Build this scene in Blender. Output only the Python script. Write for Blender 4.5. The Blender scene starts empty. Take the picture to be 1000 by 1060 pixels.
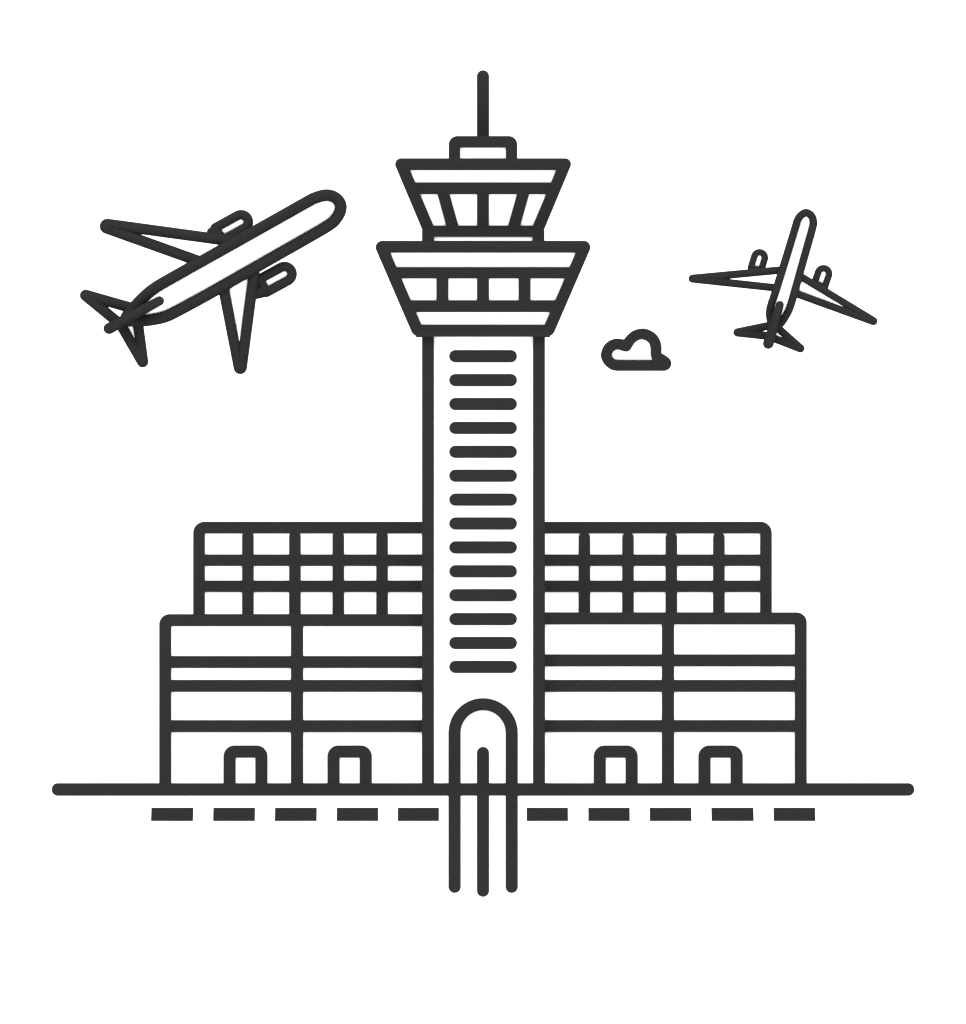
import bpy, bmesh, math
from mathutils import Vector, Matrix
from mathutils.geometry import delaunay_2d_cdt

# ------------------------------------------------------------------ camera, sky, sun, exposure
sc = bpy.context.scene
COL = sc.collection
DIST, EYE, SLOPE, LIP = 2000.0, 28.1, math.radians(30), -1.0
cd = bpy.data.cameras.new("camera")
cam = bpy.data.objects.new("camera", cd)
COL.objects.link(cam)
cam.location = (0, -DIST, EYE)
cam.rotation_euler = (math.radians(90), 0, 0)
cd.sensor_fit = 'HORIZONTAL'
cd.sensor_width = 36
cd.lens = 720
cd.clip_start, cd.clip_end = 1, 30000
sc.camera = cam

SUN_EL, SUN_AZ = math.radians(42), math.radians(180)      # behind the camera
w = bpy.data.worlds.new("World")
sc.world = w
w.use_nodes = True
nt = w.node_tree
bg = nt.nodes["Background"]
sky = nt.nodes.new("ShaderNodeTexSky")
sky.sky_type = 'NISHITA'
sky.sun_disc = False
sky.sun_elevation, sky.sun_rotation = SUN_EL, SUN_AZ
sky.dust_density = 4.0
hsv = nt.nodes.new("ShaderNodeHueSaturation")             # overcast: the grey-white of a closed cloud cover
hsv.inputs["Saturation"].default_value = 0.0
nt.links.new(sky.outputs[0], hsv.inputs["Color"])
cover = nt.nodes.new("ShaderNodeMix")                     # the cloud sheet in front of that sky
cover.data_type = 'RGBA'
cover.inputs[0].default_value = 0.92
cover.inputs[7].default_value = (8.0, 8.0, 8.0, 1)
nt.links.new(hsv.outputs[0], cover.inputs[6])
nt.links.new(cover.outputs[2], bg.inputs["Color"])
bg.inputs["Strength"].default_value = 0.12
sd = bpy.data.lights.new("sun", 'SUN')
sd.energy, sd.angle, sd.color = 0.5, math.radians(30), (1, 0.99, 0.98)
sun = bpy.data.objects.new("sun", sd)
COL.objects.link(sun)
sun.rotation_euler = (math.radians(90) - SUN_EL, 0, 0)
sc.view_settings.view_transform = 'Standard'
sc.view_settings.look = 'None'
sc.view_settings.gamma = 1
sc.view_settings.exposure = 1.42
sc.render.engine = 'CYCLES'
sc.cycles.use_denoising = True

# ------------------------------------------------------------------ materials
def paint(name, col, rough, spec, scale, amount):
    m = bpy.data.materials.new(name)
    m.use_nodes = True
    n = m.node_tree
    b = n.nodes["Principled BSDF"]
    tc = n.nodes.new("ShaderNodeTexCoord")
    nz = n.nodes.new("ShaderNodeTexNoise")
    nz.inputs["Scale"].default_value = scale
    nz.inputs["Detail"].default_value = 4
    mx = n.nodes.new("ShaderNodeMix")
    mx.data_type = 'RGBA'
    mx.inputs[6].default_value = [c * (1 - amount) for c in col] + [1]
    mx.inputs[7].default_value = [min(1, c * (1 + amount)) for c in col] + [1]
    n.links.new(tc.outputs["Object"], nz.inputs["Vector"])
    n.links.new(nz.outputs["Fac"], mx.inputs[0])
    n.links.new(mx.outputs[2], b.inputs["Base Color"])
    b.inputs["Roughness"].default_value = rough
    b.inputs["Specular IOR Level"].default_value = spec
    return m

WHITE = paint("white_render", (0.82, 0.82, 0.82), 0.9, 0.2, 0.3, 0.02)
GLASS = paint("milky_glass", (0.80, 0.80, 0.80), 0.25, 0.5, 0.2, 0.01)
DARK = paint("charcoal_paint", (0.0140, 0.0140, 0.0140), 1.0, 0.0, 0.4, 0.03)
DARK_SLOPE = paint("charcoal_paint_slope_dimmed", (0.0135, 0.0135, 0.0135), 1.0, 0.0, 0.4, 0.03)  # same charcoal, base colour darkened to offset the stronger light on the slope
PLANE = paint("white_aircraft_paint", (0.82, 0.82, 0.82), 0.5, 0.3, 0.3, 0.01)
GROUND = paint("pale_concrete", (0.80, 0.80, 0.80), 0.95, 0.1, 0.05, 0.02)
PUFF = paint("cloud_white", (0.86, 0.86, 0.86), 1.0, 0.0, 0.2, 0.01)

# ------------------------------------------------------------------ 2D shapes (drawing units, 0.1 m) and builders
def capsule(p, q, r0, r1=None, c0=True, c1=True, n=14):
    """Outline of a bar from p to q, round (c True) or square ended, with half-widths r0 and r1."""
    r1 = (r0 if r1 is None else r1) + 0.3
    r0 = r0 + 0.3
    a = math.atan2(q[1] - p[1], q[0] - p[0])
    out = []
    if c1:
        out += [(q[0] + r1 * math.cos(a - math.pi / 2 + math.pi * i / n), q[1] + r1 * math.sin(a - math.pi / 2 + math.pi * i / n)) for i in range(n + 1)]
    else:
        out += [(q[0] + r1 * math.sin(a), q[1] - r1 * math.cos(a)), (q[0] - r1 * math.sin(a), q[1] + r1 * math.cos(a))]
    if c0:
        out += [(p[0] + r0 * math.cos(a + math.pi / 2 + math.pi * i / n), p[1] + r0 * math.sin(a + math.pi / 2 + math.pi * i / n)) for i in range(n + 1)]
    else:
        out += [(p[0] - r0 * math.sin(a), p[1] + r0 * math.cos(a)), (p[0] + r0 * math.sin(a), p[1] - r0 * math.cos(a))]
    return out

def stroke(pts, wd=12, c0=True, c1=True, closed=False):
    n = len(pts)
    segs = [(pts[i], pts[(i + 1) % n]) for i in range(n if closed else n - 1)]
    res = []
    for i, (p, q) in enumerate(segs):
        res.append(capsule(p, q, wd / 2, None, c0 if (i == 0 and not closed) else True, c1 if (i == len(segs) - 1 and not closed) else True))
    return res

def fillet(pts, q, n=8):
    """The same open line with its inner corners rounded to radius q."""
    out = [pts[0]]
    qs = q if isinstance(q, (list, tuple)) else [q] * len(pts)
    for a, b, c, q in zip(pts, pts[1:], pts[2:], qs):
        A, B, C_ = Vector(a), Vector(b), Vector(c)
        u, v = (A - B).normalized(), (C_ - B).normalized()
        half = u.angle(v) / 2
        t = q / math.tan(half)
        o = B + (u + v).normalized() * (q / math.sin(half))
        p0, p1 = B + u * t, B + v * t
        e0, e1 = p0 - o, p1 - o
        w_ = e0.angle(e1)
        for i in range(n + 1):
            f = i / n
            e = (e0 * math.sin((1 - f) * w_) + e1 * math.sin(f * w_)) / math.sin(w_)
            out.append(tuple(o + e))
    return out + [pts[-1]]

def union(polys):
    vs, fs = [], []
    for p in polys:
        fs.append(list(range(len(vs), len(vs) + len(p))))
        vs += [Vector(v) for v in p]
    v, e, f, ov, oe, of = delaunay_2d_cdt(vs, [], fs, 0, 1e-4)
    return v, [t for t, o in zip(f, of) if o]

def at(px, py, y):
    k = (DIST + y) * 0.1 / DIST
    return Vector(((px - 500) * k, y, EYE + (530 - py) * k))

def link(name, bm, mat, parent=None, smooth=False):
    me = bpy.data.meshes.new(name)
    bmesh.ops.recalc_face_normals(bm, faces=bm.faces)
    bm.to_mesh(me)
    bm.free()
    me.materials.append(mat)
    if smooth:
        for p in me.polygons:
            p.use_smooth = True
    o = bpy.data.objects.new(name, me)
    COL.objects.link(o)
    if parent is not None:
        root = parent
        while root.parent:
            root = root.parent
        me.transform(Matrix.Translation(-root.location))
        o.parent = parent
    return o

def prism(bm, polys, front, back):
    """Union of flat outlines given thickness: front(px,py) and back(px,py) give the two skins."""
    v, f = union(polys)
    a = [bm.verts.new(front(p.x, p.y)) for p in v]
    b = [bm.verts.new(back(p.x, p.y)) for p in v]
    edges = {}
    for t in f:
        bm.faces.new([a[i] for i in t])
        bm.faces.new([b[i] for i in reversed(t)])
        for i in range(len(t)):
            e = (t[i], t[(i + 1) % len(t)])
            if (e[1], e[0]) in edges:
                del edges[(e[1], e[0])]
            else:
                edges[e] = 1
    for i, j in edges:
        bm.faces.new((a[j], a[i], b[i], b[j]))
    for q in [x for x in a + b if not x.link_faces]:
        bm.verts.remove(q)
    return bm

def flat(name, polys, y0, y1, mat, parent):
    """A piece in an upright plane, from depth y1 forward to depth y0."""
    return link(name, prism(bmesh.new(), polys, lambda x, z: at(x, z, y0), lambda x, z: at(x, z, y0) + Vector((0, y1 - y0, 0))), mat, parent)

def box(name, x0, x1, y0, y1, z0, z1, mat, parent=None):
    bm = bmesh.new()
    bmesh.ops.create_cube(bm, size=1)
    for v in bm.verts:
        v.co = Vector(((x0 + x1) / 2 + v.co.x * (x1 - x0), (y0 + y1) / 2 + v.co.y * (y1 - y0), (z0 + z1) / 2 + v.co.z * (z1 - z0)))
    return link(name, bm, mat, parent)

def rect(x0, y0, x1, y1):
    return [(x0, y0), (x1, y0), (x1, y1), (x0, y1)]

def thing(name, label, cat, loc, group=None):
    o = bpy.data.objects.new(name, None)
    o.empty_display_size = 1
    COL.objects.link(o)
    o.location = loc
    tag(o, label, cat, group)
    return o

def tag(o, label=None, cat=None, group=None, kind=None):
    for k, v in (("label", label), ("category", cat), ("group", group), ("kind", kind)):
        if v:
            o[k] = v
    return o

# ------------------------------------------------------------------ setting: ground with a sloping forecourt, road, path, kerb
tz = math.tan(SLOPE)
DROP = 45.0
ys = [(-9000, -DROP), (LIP - DROP / tz, -DROP), (LIP, 0), (14000, 0)]
bm = bmesh.new()
rows = [[bm.verts.new((x, y, z)) for x in (-9000, -300, 300, 9000)] for y, z in ys]
for r0, r1 in zip(rows, rows[1:]):
    for i in range(3):
        bm.faces.new((r0[i], r0[i + 1], r1[i + 1], r1[i]))
g = tag(link("ground", bm, GROUND), kind="structure")
NRM = Vector((0, -math.sin(SLOPE), math.cos(SLOPE)))

def on_slope(px, py, lift):
    """The point of the sloping forecourt, lift metres proud of it, seen at this place of the drawing."""
    d = Vector(((px - 500) * 0.1 / DIST, 1, (530 - py) * 0.1 / DIST))
    o = Vector((0, -DIST, EYE))
    p0 = Vector((0, LIP, 0)) + NRM * lift
    return o + d * ((p0 - o).dot(NRM) / d.dot(NRM))

def slab(name, polys, lift, mat, sink=0.003):
    return link(name, prism(bmesh.new(), polys, lambda x, z: on_slope(x, z, lift), lambda x, z: on_slope(x, z, lift) - NRM * (lift - sink)), mat)

def slope_rect(name, x0, x1, py0, py1, lift, mat, sink):
    """A true rectangle on the slope: straight up and down the fall line."""
    a, b = on_slope(500, py0, lift), on_slope(500, py1, lift)
    bm = bmesh.new()
    top = [bm.verts.new((x, p.y, p.z)) for x, p in ((x0, b), (x1, b), (x1, a), (x0, a))]
    bot = [bm.verts.new(v.co - NRM * (lift - sink)) for v in top]
    bm.faces.new(top)
    bm.faces.new(bot[::-1])
    for i in range(4):
        bm.faces.new((top[i], bot[i], bot[(i + 1) % 4], top[(i + 1) % 4]))
    return link(name, bm, mat)

tag(slope_rect("road", -60, 60, 826, 862, 0.004, GROUND, 0.0005), kind="structure")
tag(slope_rect("path", -2.9, 2.9, 812, 920, 0.010, GROUND, 0.0055), kind="structure")
tag(slab("kerb", [capsule((59.7, 816.8), (940.3, 816.8), 5.95)], 0.10, DARK_SLOPE), kind="structure")

dashes = [(156.7, 199.8, "at the row's left end, below the left wing's outer corner"),
          (220.9, 263.8, "below the left wing's outer door"),
          (284.8, 327.7, "below the pilaster between the left wing's two doors"),
          (348.8, 391.3, "below the left wing's inner door"),
          (412.0, 454.2, "just left of the walkway lines"),
          (545.3, 587.8, "just right of the walkway lines"),
          (609.2, 651.7, "below the right wing's inner door"),
          (672.8, 715.6, "below the pilaster between the right wing's two doors"),
          (736.7, 779.9, "below the right wing's outer door"),
          (801.0, 843.8, "at the row's right end, below the right wing's outer corner")]
for x0, x1, where in dashes:
    xm = on_slope(500, 843, 0.012).y
    k = (DIST + xm) * 0.1 / DIST
    tag(slope_rect("road_dash", (x0 - 500.3) * k, (x1 - 499.7) * k, 836.0, 850.0, 0.012, DARK_SLOPE, 0.0065),
        "dark road dash " + where, "road marking", "dashes of the broken road line", "thing")
for x, y1, lab in ((470.6, 917, "dark walkway line under the left leg of the arched door"),
                   (500, 921, "longest dark walkway line, running down from the middle of the arched door"),
                   (529.7, 917, "dark walkway line under the right leg of the arched door")):
    tag(slab("path_line", [capsule((x, 810.6), (x, y1), 6.1, None, False, True)], 0.13, DARK_SLOPE, 0.012), lab, "walkway line", "lines of the entrance walkway", "thing")

# ------------------------------------------------------------------ control tower
AX = 5.75                                             # depth of the tower's axis
def zz(py, y=0.0):
    return at(500, py, y).z
tower = thing("control_tower", "tall white control tower with two flared glazed cabs, slit windows and a mast", "control tower", (0, AX, 0))
shaft = box("shaft", -5.75, 5.75, 0, 11.5, 0, zz(343), WHITE, tower)
for x in (443, 558):
    flat("corner_post", [capsule((x, 344), (x, 811), 6, None, False, False)], -0.30, 0.35, DARK, tower)
for sx in (-1, 1):
    box("corner_post", min(sx * 5.3, sx * 5.95), max(sx * 5.3, sx * 5.95), 10.8, 12.0, 0, zz(344), DARK, tower)
for k in range(14):
    flat("slit_window", [capsule((471.4, 368.7 + 24.74 * k), (528.8, 368.7 + 24.74 * k), 6.15)], -0.12, 0.05, DARK, tower)
# arched entrance
arc = [(500.15 + 29.6 * math.cos(math.pi - math.pi * i / 28), 758.6 - 29.6 * math.sin(math.pi * i / 28)) for i in range(29)]
door = flat("door", [[(470.6, 811)] + arc + [(529.7, 811)]], -0.04, 0.03, GLASS, tower)
flat("door_arch", stroke([(470.6, 811)] + arc + [(529.7, 811)], 12.1, False, False), -0.26, -0.045, DARK, door)
flat("door_post", [capsule((500, 779.4), (500, 811), 6.1, None, True, False)], -0.22, -0.045, DARK, door)

def cab_builder(top, bot, htop, hbot):
    """Square cab flaring from half-width hbot at drawing height bot to htop at top; returns the map of its front face."""
    def half(py):
        return (hbot + (htop - hbot) * (bot - py) / (bot - top)) * 0.1
    def skin(proud):
        def f(px, py):
            p = at(px, py, AX - half(min(max(py, top), bot)))
            return Vector((p.x, p.y - proud, p.z))
        return f
    def body(name, parent):
        bm = bmesh.new()
        rings = []
        for py in (bot, top):
            h = half(py)
            z = at(500, py, AX - h).z
            rings.append([bm.verts.new((sx * h, AX + sy * h, z)) for sx, sy in ((-1, -1), (1, -1), (1, 1), (-1, 1))])
        bm.faces.new(rings[0][::-1])
        bm.faces.new(rings[1])
        for i in range(4):
            j = (i + 1) % 4
            bm.faces.new((rings[0][i], rings[0][j], rings[1][j], rings[1][i]))
        return link(name, bm, WHITE, parent)
    def piece(name, polys, a, b, mat, parent):
        return link(name, prism(bmesh.new(), polys, skin(a), skin(b)), mat, parent)
    def sides(name, polys, a, b, mat, parent):         # side and rear faces, cut at the corner line so they stay behind the front frame
        bm = bmesh.new()
        for r in (1, 2, 3):
            t = bmesh.new()
            prism(t, polys, skin(a), skin(b))
            for v in t.verts:
                x, y = v.co.x, v.co.y - AX
                h = abs(y)
                x = max(-h + 0.02, min(h - 0.02, x))
                c, s = ((0, 1), (-1, 0), (0, -1))[r - 1]
                v.co.x, v.co.y = c * x - s * y, s * x + c * y + AX
            me = bpy.data.meshes.new("tmp")
            t.to_mesh(me)
            t.free()
            bm.from_mesh(me)
            bpy.data.meshes.remove(me)
        return link(name, bm, mat, parent)
    return body, piece, sides

# lower, wider cab
body, piece, sides = cab_builder(255.4, 342.3, 105.4, 67.8)
cab = body("lower_cab", tower)
out = [(394.6, 255.4), (605.4, 255.4), (567.8, 342.3), (432.2, 342.3)]
piece("frame", stroke(fillet([(500, 255.4)] + [out[0], out[3], out[2], out[1]] + [(500, 255.4)], [0.7, 3, 3, 0.7]), 12), 0.30, -0.20, DARK, cab)
sides("side_frame", stroke(out, 11, closed=True) + [capsule((408, 282.4), (592, 282.4), 5.6), capsule((421, 317), (579, 317), 5.8)], 0.18, -0.05, DARK, cab)
piece("transom", [capsule((407, 282.4), (593, 282.4), 5.7, None, False, False)], 0.27, -0.05, DARK, cab)
piece("transom", [capsule((421.5, 317), (578.5, 317), 5.9, None, False, False)], 0.27, -0.05, DARK, cab)
for x in (458, 500, 543):
    piece("mullion", [capsule((x, 283), (x, 316.5), 6, None, False, False)], 0.24, -0.05, DARK, cab)
for x0, x1, x2, x3 in ((407.5, 457, 457, 421), (459, 499, 499, 459), (501, 542, 542, 501), (544, 592.5, 579, 544)):
    piece("window", [[(x0, 283), (x1, 283), (x2, 316.5), (x3, 316.5)]], 0.04, -0.03, GLASS, cab)

# neck and upper cab
neck = box("neck", -5.7, 5.7, AX - 5.7, AX + 5.7, zz(255.4, -4.8), zz(239, 0.05), WHITE, tower)
for x in (443.1, 557.4):
    flat("neck_post", [capsule((x, 238), (x, 255), 6.1, None, False, False)], -0.24, 0.3, DARK, neck)
body, piece, sides = cab_builder(170, 237, 85, 57.2)
cab = body("upper_cab", tower)
top = [(443, 236), (415.2, 170), (585, 170), (557.3, 236)]
piece("frame", stroke(top, 12) + [capsule((443, 239.4), (557.3, 239.4), 5.6)], 0.30, -0.20, DARK, cab)
sides("side_frame", stroke(top, 11) + [capsule((443, 238), (557, 238), 5), capsule((426, 195), (574, 195), 5.8)], 0.18, -0.05, DARK, cab)
piece("transom", [capsule((426, 195), (574.2, 195), 5.9, None, False, False)], 0.27, -0.05, DARK, cab)
for p, q in (((457.6, 195.5), (469.6, 238.5)), ((500, 195.5), (500, 238.5)), ((543.0, 195.5), (530.9, 238.5))):
    piece("mullion", [capsule(p, q, 5.9, None, False, False)], 0.24, -0.05, DARK, cab)
for q in ([(427, 196), (457, 196), (468, 236), (443, 236)], [(459, 196), (499, 196), (499, 236), (470, 236)],
          [(501, 196), (541, 196), (530, 236), (501, 236)], [(543, 196), (573, 196), (557, 236), (532, 236)]):
    piece("window", [q], 0.04, -0.03, GLASS, cab)

# mast box and mast, near the front edge of the roof
zr = at(500, 170, AX - 8.5).z
mb = box("mast_base", -2.96, 2.96, AX - 3.4, AX + 3.4, zr + 0.003, zz(146.6, AX - 3.4), WHITE, tower)
flat("frame", stroke(fillet([(470.4, 169.5), (470.4, 146.7), (529.6, 146.7), (529.6, 169.5)], 3), 11.6, False, False), AX - 3.65, AX - 3.0, DARK, mb)
bm = bmesh.new()
m = at(500, 79, AX)
zb = zz(146, AX)
r = 0.1 * 6.5 * (1 + AX / DIST)
prof = [(r, zb), (r, m.z)] + [(r * math.cos(math.pi / 2 * i / 8), m.z + r * math.sin(math.pi / 2 * i / 8)) for i in range(1, 9)]
N = 32
rg = [[bm.verts.new((a * math.cos(2 * math.pi * j / N), AX + a * math.sin(2 * math.pi * j / N), z)) for j in range(N)] for a, z in prof[:-1]]
tip = bm.verts.new((0, AX, prof[-1][1]))
bm.faces.new(rg[0][::-1])
for a, b in zip(rg, rg[1:]):
    for j in range(N):
        bm.faces.new((a[j], a[(j + 1) % N], b[(j + 1) % N], b[j]))
for j in range(N):
    bm.faces.new((rg[-1][j], rg[-1][(j + 1) % N], tip))
link("mast", bm, DARK, tower, True)

# ------------------------------------------------------------------ terminal wings
def wing(label, s, lower_x, upper_x, t_low, bars, pil, doors, cols):
    """s = -1 left of the tower, +1 right; drawing positions of the front's lines."""
    F, U, D = 1.2, 5.2, 22.0                           # front, set-back upper front, rear
    inner_px = 500 + s * 57.6
    root = thing("terminal_wing", label, "terminal building", (at((lower_x + inner_px) / 2, 811, F).x, (F + D) / 2, 0), "wings of the terminal")
    def xw(px, y):
        return at(px, 0, y).x
    xi = s * 5.762
    a, b = sorted((xw(lower_x, F), xi))
    low = box("lower_storeys", a, b, F, D, 0, zz(t_low, F), WHITE, root)
    flat("frame", stroke(fillet([(lower_x, 811), (lower_x, t_low), (inner_px, t_low)], 4.5), 12.1, False, False), F - 0.30, F + 0.3, DARK, low)
    for y in bars:
        flat("transom", [capsule((lower_x, y), (inner_px, y), 6, None, False, False)], F - 0.26, F - 0.002, DARK, low)
    flat("pilaster", [capsule((pil, t_low + 1), (pil, 811), 6.15, None, False, False)], F - 0.28, F - 0.003, DARK, low)
    rows_ = [(t_low + 1, bars[0] - 1), (bars[0] + 1, bars[1] - 1), (bars[1] + 1, bars[2] - 1)]
    for c0, c1 in (sorted((lower_x, pil)), sorted((pil, inner_px))):
        for r0, r1 in rows_:
            flat("window", [rect(c0 + 1, r0, c1 - 1, r1)], F - 0.05, F - 0.004, GLASS, low)
    for d0, d1 in doors:
        leaf = flat("door", [rect(d0, 778, d1, 811)], F - 0.05, F - 0.004, GLASS, low)
        q = 5.0
        arc0 = [(d0 + q - q * math.cos(math.pi / 2 * i / 8), 778 + q - q * math.sin(math.pi / 2 * i / 8)) for i in range(9)]
        arc1 = [(d1 - q + q * math.sin(math.pi / 2 * i / 8), 778 + q - q * math.cos(math.pi / 2 * i / 8)) for i in range(9)]
        flat("door_frame", stroke([(d0, 811)] + arc0 + arc1 + [(d1, 811)], 12.2, False, False), F - 0.24, F - 0.055, DARK, leaf)
    # bands on the end wall
    xo = xw(lower_x, F)
    for y in bars + [t_low + 5]:
        x0, x1 = sorted((xo + s * 0.002, xo + s * 0.2))
        box("side_band", x0, x1, F + 0.35, D, zz(y + 5, F), zz(y - 5, F), DARK, low)
    x0, x1 = sorted((xo + s * 0.003, xo + s * 0.23))
    box("corner_post", x0, x1, D - 1.1, D + 0.1, 0, zz(t_low, F), DARK, low)
    # upper, set-back glazed storeys
    zl = zz(t_low, F)
    a, b = sorted((xw(upper_x, U), xi))
    up = box("upper_storeys", a, b, U, D - 3, zl + 0.003, zz(546.1, U), WHITE, root)
    flat("frame", stroke(fillet([(upper_x, t_low - 3), (upper_x, 546.1), (inner_px, 546.1)], 5.5), 11.8, False, False), U - 0.30, U + 0.3, DARK, up)
    for y in (579.9, 606.9):
        flat("transom", [capsule((upper_x, y), (inner_px, y), 5.75, None, False, False)], U - 0.26, U - 0.002, DARK, up)
    for x in cols:
        flat("mullion", [capsule((x, 555.6 if s < 0 else 556.8), (x, t_low - 3), 5.8, None, True, False)], U - 0.28, U - 0.003, DARK, up)
    cc = sorted([upper_x] + cols + [inner_px])
    for c0, c1 in zip(cc, cc[1:]):
        for r0, r1 in ((547, 579), (581, 606), (608, t_low - 3)):
            flat("window", [rect(c0 + 1, r0, c1 - 1, r1)], U - 0.05, U - 0.004, GLASS, up)
    xo = xw(upper_x, U)
    for y in (579.9, 606.9, 551.5):
        x0, x1 = sorted((xo + s * 0.002, xo + s * 0.2))
        box("side_band", x0, x1, U + 0.35, D - 3, zz(y + 5, U), zz(y - 5, U), DARK, up)
    x0, x1 = sorted((xo + s * 0.003, xo + s * 0.23))
    box("corner_post", x0, x1, D - 4.1, D - 2.9, zl + 0.003, zz(546.1, U), DARK, up)
    return root

wing("white terminal wing with dark banding and two doors, on the left side of the tower", -1, 171, 206, 641.9, [685.3, 710, 751.7], 307.5,
     [(237.7, 270.6), (345.3, 378.6)], [256.6, 305.3, 350.2, 395.5])
wing("white terminal wing with dark banding and two doors, on the right side of the tower", 1, 829, 793, 640.1, [683.6, 710, 751.6], 691.5,
     [(620.9, 653.9), (729.3, 762.6)], [605, 650.1, 695, 744.2])

# ------------------------------------------------------------------ rounded bodies and rims for the aircraft and the cloud
def tube(bm, pts, y, r0, r1=None, closed=False):
    """Round bar along drawing points at depth y; radii in drawing units."""
    k = (DIST + y) * 0.1 / DIST
    P = [at(p[0], p[1], y) for p in pts]
    n = len(P)
    r1 = r0 if r1 is None else r1
    R = [k * (r0 + (r1 - r0) * i / max(1, n - 1)) for i in range(n)]
    M = 16
    for i in range(n if closed else n - 1):
        p, q, ra, rb = P[i], P[(i + 1) % n], R[i], R[(i + 1) % n]
        d = (q - p).normalized()
        u = Vector((0, 1, 0))
        v = d.cross(u)
        a = [bm.verts.new(p + ra * (math.cos(t) * u + math.sin(t) * v)) for t in (2 * math.pi * j / M for j in range(M))]
        b = [bm.verts.new(q + rb * (math.cos(t) * u + math.sin(t) * v)) for t in (2 * math.pi * j / M for j in range(M))]
        for j in range(M):
            bm.faces.new((a[j], a[(j + 1) % M], b[(j + 1) % M], b[j]))
    SU, SV = 20, 12                                    # a ball at every joint and end
    for p, rr in zip(P, R):
        rings = []
        for b_ in range(1, SV):
            th = math.pi * b_ / SV
            rings.append([bm.verts.new(p + rr * Vector((math.sin(th) * math.cos(2 * math.pi * a_ / SU), math.cos(th), math.sin(th) * math.sin(2 * math.pi * a_ / SU)))) for a_ in range(SU)])
        n0, n1 = bm.verts.new(p + Vector((0, rr, 0))), bm.verts.new(p - Vector((0, rr, 0)))
        for a_ in range(SU):
            c_ = (a_ + 1) % SU
            bm.faces.new((n0, rings[0][a_], rings[0][c_]))
            bm.faces.new((n1, rings[-1][c_], rings[-1][a_]))
            for u_, v_ in zip(rings, rings[1:]):
                bm.faces.new((u_[a_], v_[a_], v_[c_], u_[c_]))
    return bm

def inflate(poly, y, edge, rad, flat_h=0.05, step=3.0):
    """A closed rounded body inside an outline: flat under the rim (edge units wide), then swelling to rad."""
    n = len(poly)
    segs = [(Vector(poly[i]), Vector(poly[(i + 1) % n])) for i in range(n)]
    dense = []
    for a, b in segs:
        c = max(1, int((b - a).length / step))
        dense += [a + (b - a) * i / c for i in range(c)]
    def dist(p):
        best = 1e9
        for a, b in segs:
            t = max(0, min(1, (p - a).dot(b - a) / max(1e-9, (b - a).length_squared)))
            best = min(best, (a + (b - a) * t - p).length)
        return best
    def inside(p):
        c = False
        for a, b in segs:
            if (a.y > p.y) != (b.y > p.y) and p.x < (b.x - a.x) * (p.y - a.y) / (b.y - a.y) + a.x:
                c = not c
        return c
    vs = list(dense)
    xs = [p.x for p in dense]
    zs = [p.y for p in dense]
    gx = min(xs)
    row = 0
    z = min(zs)
    while z < max(zs):
        x = gx + (step / 2 if row % 2 else 0)
        while x < max(xs):
            p = Vector((x, z))
            if inside(p) and dist(p) > step * 0.45:
                vs.append(p)
            x += step
        z += step * 0.866
        row += 1
    v, e, f, ov, oe, of = delaunay_2d_cdt(vs, [], [list(range(len(dense)))], 0, 1e-5)
    f = [t for t, o in zip(f, of) if o]
    k = (DIST + y) * 0.1 / DIST
    bm = bmesh.new()
    A, B = [], []
    for p in v:
        d = dist(p)
        q = at(p.x, p.y, y)
        dd = max(0.0, d - edge)
        h = flat_h + 0.75 * k * math.sqrt(max(0, rad * rad - max(0, rad - dd) ** 2))
        A.append(bm.verts.new(q + Vector((0, -h, 0))))
        B.append(bm.verts.new(q + Vector((0, h, 0))))
    ed = set()
    for t in f:
        bm.faces.new([A[i] for i in t])
        bm.faces.new([B[i] for i in reversed(t)])
        for i in range(len(t)):
            q = (t[i], t[(i + 1) % len(t)])
            if (q[1], q[0]) in ed:
                ed.discard((q[1], q[0]))
            else:
                ed.add(q)
    for i, j in ed:                                    # the narrow edge, hidden in the rim
        bm.faces.new((A[j], A[i], B[i], B[j]))
    for vv in [x for x in bm.verts if not x.link_faces]:
        bm.verts.remove(vv)
    return bm

def inside_rim(poly, bars):
    """The outline left inside a rim made of the given bars: the largest loop of poly minus bars."""
    vs, fs = [], []
    for p in [poly] + bars:
        fs.append(list(range(len(vs), len(vs) + len(p))))
        vs += [Vector(v) for v in p]
    v, e, f, ov, oe, of = delaunay_2d_cdt(vs, [], fs, 0, 1e-4)
    nxt = {}
    edges = set()
    for t, o in zip(f, of):
        if list(o) == [0]:
            for i in range(len(t)):
                q = (t[i], t[(i + 1) % len(t)])
                if (q[1], q[0]) in edges:
                    edges.discard((q[1], q[0]))
                else:
                    edges.add(q)
    for a, b in edges:
        nxt.setdefault(a, []).append(b)
    best, area = None, 0
    while nxt:
        a = next(iter(nxt))
        loop = [a]
        while True:
            l = nxt.get(loop[-1])
            if not l:
                break
            b = l.pop()
            if not l:
                del nxt[loop[-1]]
            if b == loop[0]:
                break
            loop.append(b)
        ar = abs(sum(v[p].x * v[q].y - v[q].x * v[p].y for p, q in zip(loop, loop[1:] + loop[:1]))) / 2
        if ar > area:
            best, area = loop, ar
    out = []
    for i in best:                                     # drop points closer than a quarter unit
        if not out or (v[i] - out[-1]).length > 0.25:
            out.append(v[i])
    return [(p.x, p.y) for p in out]

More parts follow.
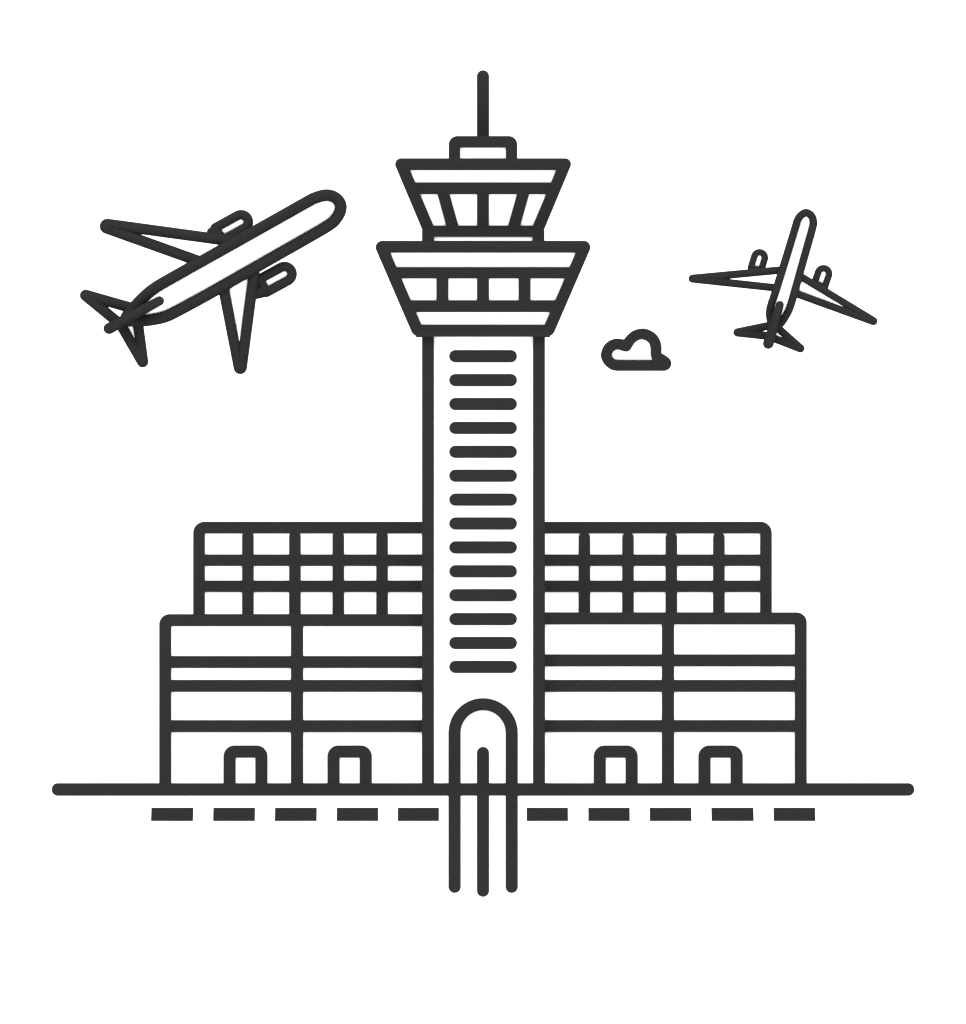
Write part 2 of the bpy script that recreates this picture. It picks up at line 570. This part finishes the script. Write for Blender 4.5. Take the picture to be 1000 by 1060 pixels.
def smooth_path(pts, sub=5, closed=True, sharp=()):
    n = len(pts)
    P = [Vector(p) for p in pts]
    out = []
    for i in range(n if closed else n - 1):
        p1, p2 = P[i], P[(i + 1) % n]
        p0 = P[(i - 1) % n] if (closed or i > 0) and i not in sharp else p1
        p3 = P[(i + 2) % n] if (closed or i < n - 2) and (i + 1) % n not in sharp else p2
        for j in range(sub):
            t = j / sub
            out.append(0.5 * ((2 * p1) + (p2 - p0) * t + (2 * p0 - 5 * p1 + 4 * p2 - p3) * t * t + (3 * p1 - p0 - 3 * p2 + p3) * t ** 3))
    if not closed:
        out.append(P[-1])
    return [(p.x, p.y) for p in out]

def aircraft(label, y, wd, ww, tw, fus, wings, tails, engines, fin, rad, pylons=(), cone=None):
    xs = [p[0] for p in fus]
    zs = [p[1] for p in fus]
    root = thing("airliner", label, "airplane", at((min(xs) + max(xs)) / 2, max(zs), y), "airliners in flight")
    h = wd / 2
    fp = smooth_path(fus, 4)
    rim = [capsule(a, b, h - 0.6) for a, b in zip(fp, fp[1:] + fp[:1])]
    bm = tube(bmesh.new(), fp, y, h, closed=True)
    if cone:
        rim.append(capsule(cone[0], cone[1], cone[2] - 0.6))
        tube(bm, cone[:2], y - 0.1, cone[2])
    b = link("fuselage", inflate(inside_rim(fp, rim), y, 0, rad, 0.2), PLANE, root, True)
    link("fuselage_trim", bm, DARK, b, True)
    for name, lst, dy, rr, r in (("wing", wings, 0.5, 5, ww / 2), ("tailplane", tails, 0.3, 3, tw / 2)):
        for (l0, l1), (t0, t1) in lst:                 # leading edge root > tip, trailing edge root > tip
            tipp = ((l1[0] + t1[0]) / 2, (l1[1] + t1[1]) / 2)
            b = link(name, inflate(inside_rim([l0, l1, t1, t0], [capsule(l0, l1, r - 0.7), capsule(t0, t1, r - 0.7)]), y + dy, 0, rr, 0.2, 2.5), PLANE, root, True)
            bm = bmesh.new()
            tube(bm, [l0, l1], y + dy, r)
            tube(bm, [t0, t1], y + dy, r)
            gap = (Vector(l1) - Vector(t1)).length / 2
            tube(bm, [tipp], y + dy, r + gap * 0.95)   # one rounded tip
            link(name + "_trim", bm, DARK, b, True)
    for (nx, nz), (rx, rz), ro, ew in engines:         # nose centre, rear end of the centre line, outer radius, rim width
        d = Vector((nx - rx, nz - rz)).normalized()
        nn = Vector((-d.y, d.x))
        rc = ro - ew / 2
        ang = math.atan2(d.y, d.x)
        pts = [(rx - nn.x * rc, rz - nn.y * rc)]
        pts += [(nx + rc * math.cos(ang - math.pi / 2 + math.pi * i / 12), nz + rc * math.sin(ang - math.pi / 2 + math.pi * i / 12)) for i in range(13)]
        pts += [(rx + nn.x * rc, rz + nn.y * rc)]
        bars = [capsule(a, b, ew / 2 - 0.7) for a, b in zip(pts, pts[1:] + pts[:1])]
        b = link("engine", inflate(inside_rim(pts, bars), y + 1.0, 0, 6, 0.2, 1.5), PLANE, root, True)
        link("engine_trim", tube(bmesh.new(), pts, y + 1.0, ew / 2, closed=True), DARK, b, True)
    for p, q, pr in pylons:                            # engine mounts under the wing's leading edge
        link("pylon", tube(bmesh.new(), [p, q], y + 0.9, pr), DARK, root, True)
    (fx, fz, fr), (ax, az, ar) = fin                   # front and rear ends with half-widths; it stands towards the plane's top
    bm = bmesh.new()
    poly = capsule((fx, fz), (ax, az), fr, ar, n=10)
    n = len(poly)
    lv = []
    for dep, s_ in ((0.3, 1), (-1.7, 1), (-3.0, 0.66), (-3.3, 0.55)):
        lv.append([bm.verts.new(at(ax + (p[0] - ax) * s_, az + (p[1] - az) * s_, y) + Vector((0, dep, 0))) for p in poly])
    bm.faces.new(lv[0])
    bm.faces.new(lv[-1][::-1])
    for a_, b_ in zip(lv, lv[1:]):
        for j in range(n):
            bm.faces.new((a_[j], a_[(j + 1) % n], b_[(j + 1) % n], b_[j]))
    link("fin", bm, DARK, root)
    return root

aircraft("larger white airliner with dark outlines climbing to the right, left of the tower", 40, 12.6, 11.8, 11.5,
         [(131, 331), (136, 321.5), (147.7, 308.8), (160.8, 297.9), (186.4, 283), (250, 247.3), (290, 224.8), (315.2, 210.6), (326, 204.9),
          (337.7, 202), (346.7, 204.4), (352.2, 210.6), (352.4, 218), (348.2, 226), (340.4, 233.2), (315, 248.1), (290, 262.3), (220, 302.1), (193.6, 316.6),
          (183.2, 322.1), (170.4, 328), (151.2, 331.6)],
         [(((243, 250), (111, 232)), ((207, 270.8), (111, 236.5))),
          (((263.5, 278), (250, 380.5)), ((230.6, 294), (247.5, 380.5)))],
         [(((142, 320.5), (88.8, 305.3)), ((125, 336), (88.6, 306.2))),
          (((142.2, 331), (148, 374.5)), ((125, 336), (147.3, 374.5)))],
         [((249.5, 229.9), (226.5, 242.6), 12.9, 10.6), ((294.6, 283.6), (272.2, 295.8), 13.0, 10.6)],
         ((165.2, 311.5, 4.6), (113, 340.2, 5.5)), 13,
         [((219.5, 240.5), (228, 246), 5.6), ((264.5, 303.5), (273.5, 301.5), 6.4)])

def Z4(p):
    return (700 + p[0] / 4.348, 200 + p[1] / 4.348)
def Z5(p):
    return (740 + p[0] / 8.333, 290 + p[1] / 8.333)
aircraft("smaller white airliner with dark outlines climbing steeply, right of the cloud", 70, 8.6, 8.3, 8.7,
         [Z4(p) for p in [(440, 605), (427, 578), (421, 545), (426, 508), (445, 450), (492, 300), (537, 152), (545, 125), (560, 101), (585, 88),
                          (608, 101), (617, 127), (613, 158), (573, 300), (531, 450), (513, 510), (496, 547), (468, 588)]],
         [((Z4((470, 346)), Z4((74, 383))), (Z4((440, 425)), Z4((74, 386)))),
          ((Z4((545, 366)), Z4((888, 574))), (Z4((530, 448)), Z4((887, 577))))],
         [((Z5((480, 390)), Z5((196, 449))), (Z5((470, 483)), Z5((196, 453)))),
          ((Z5((525, 398)), Z5((738, 587))), (Z5((470, 486)), Z5((738, 590))))],
         [(Z4((375, 290)), Z4((359, 342)), 9.2, 7.5), (Z4((663, 363)), Z4((645, 415)), 9.5, 7.6)],
         ((*Z4((466, 503)), 3.9), (*Z4((414.5, 677)), 5.3)), 6, cone=(Z5((520, 340)), Z5((492, 420)), 5.6))

# ------------------------------------------------------------------ cloud
CY = 50
outer = [(345, 540), (280, 539), (220, 523), (155, 470), (121, 400), (122, 345), (150, 278), (200, 230), (260, 206), (305, 203), (357, 212), (400, 162), (460, 119),
         (545, 98), (622, 113), (690, 156), (735, 222), (750, 290), (750, 355), (800, 385), (838, 418), (852, 458), (840, 505), (805, 534), (765, 540), (710, 540)]
inner = [(340, 430), (285, 428), (250, 416), (231, 380), (239, 345), (265, 320), (300, 313), (340, 325), (368, 332), (398, 331), (420, 318), (440, 285), (470, 241), (508, 216),
         (545, 208), (590, 220), (625, 254), (640, 300), (640, 355), (645, 400), (659, 430), (610, 430)]
def C(pts):
    return [(610 + p[0] / 10, 330 + p[1] / 10) for p in pts]
O_ = smooth_path(C(outer), 4, True, (10, 18))
I_ = smooth_path(C(inner), 4, True, (20,))
cl = thing("cloud", "small puffy white cloud with a thick dark outline, right of the tower", "cloud", at(658, 384, CY))
n = len(I_)
grown = []
for i in range(n):                                     # the puff reaches half a unit into the rim
    t = Vector((I_[(i + 1) % n][0] - I_[i - 1][0], I_[(i + 1) % n][1] - I_[i - 1][1])).normalized()
    grown.append((I_[i][0] + t.y * 0.5, I_[i][1] - t.x * 0.5))
ar = lambda P: abs(sum(a[0] * b[1] - b[0] * a[1] for a, b in zip(P, P[1:] + P[:1])))
if ar(grown) < ar(I_):
    grown = [(2 * a[0] - b[0], 2 * a[1] - b[1]) for a, b in zip(I_, grown)]
link("puff", inflate(grown, CY, 0, 12, 0.3, 1.5), PUFF, cl, True)
# rim: ring between the outer and inner outlines, rounded front and back by its bevel
bm = bmesh.new()
vs = [Vector(p) for p in O_] + [Vector(p) for p in I_]
fo, fi = list(range(len(O_))), list(range(len(O_), len(O_) + len(I_)))
v, e, f, ov, oe, of = delaunay_2d_cdt(vs, [], [fo, fi], 0, 1e-5)
f = [t for t, o in zip(f, of) if o and 1 not in o]
a = [bm.verts.new(at(p.x, p.y, CY - 0.8)) for p in v]
b = [bm.verts.new(at(p.x, p.y, CY - 0.8) + Vector((0, 1.6, 0))) for p in v]
ed = {}
for t in f:
    bm.faces.new([a[i] for i in t])
    bm.faces.new([b[i] for i in reversed(t)])
    for i in range(len(t)):
        q = (t[i], t[(i + 1) % len(t)])
        if (q[1], q[0]) in ed:
            del ed[(q[1], q[0])]
        else:
            ed[q] = 1
for i, j in ed:
    bm.faces.new((a[j], a[i], b[i], b[j]))
link("rim", bm, DARK, cl)
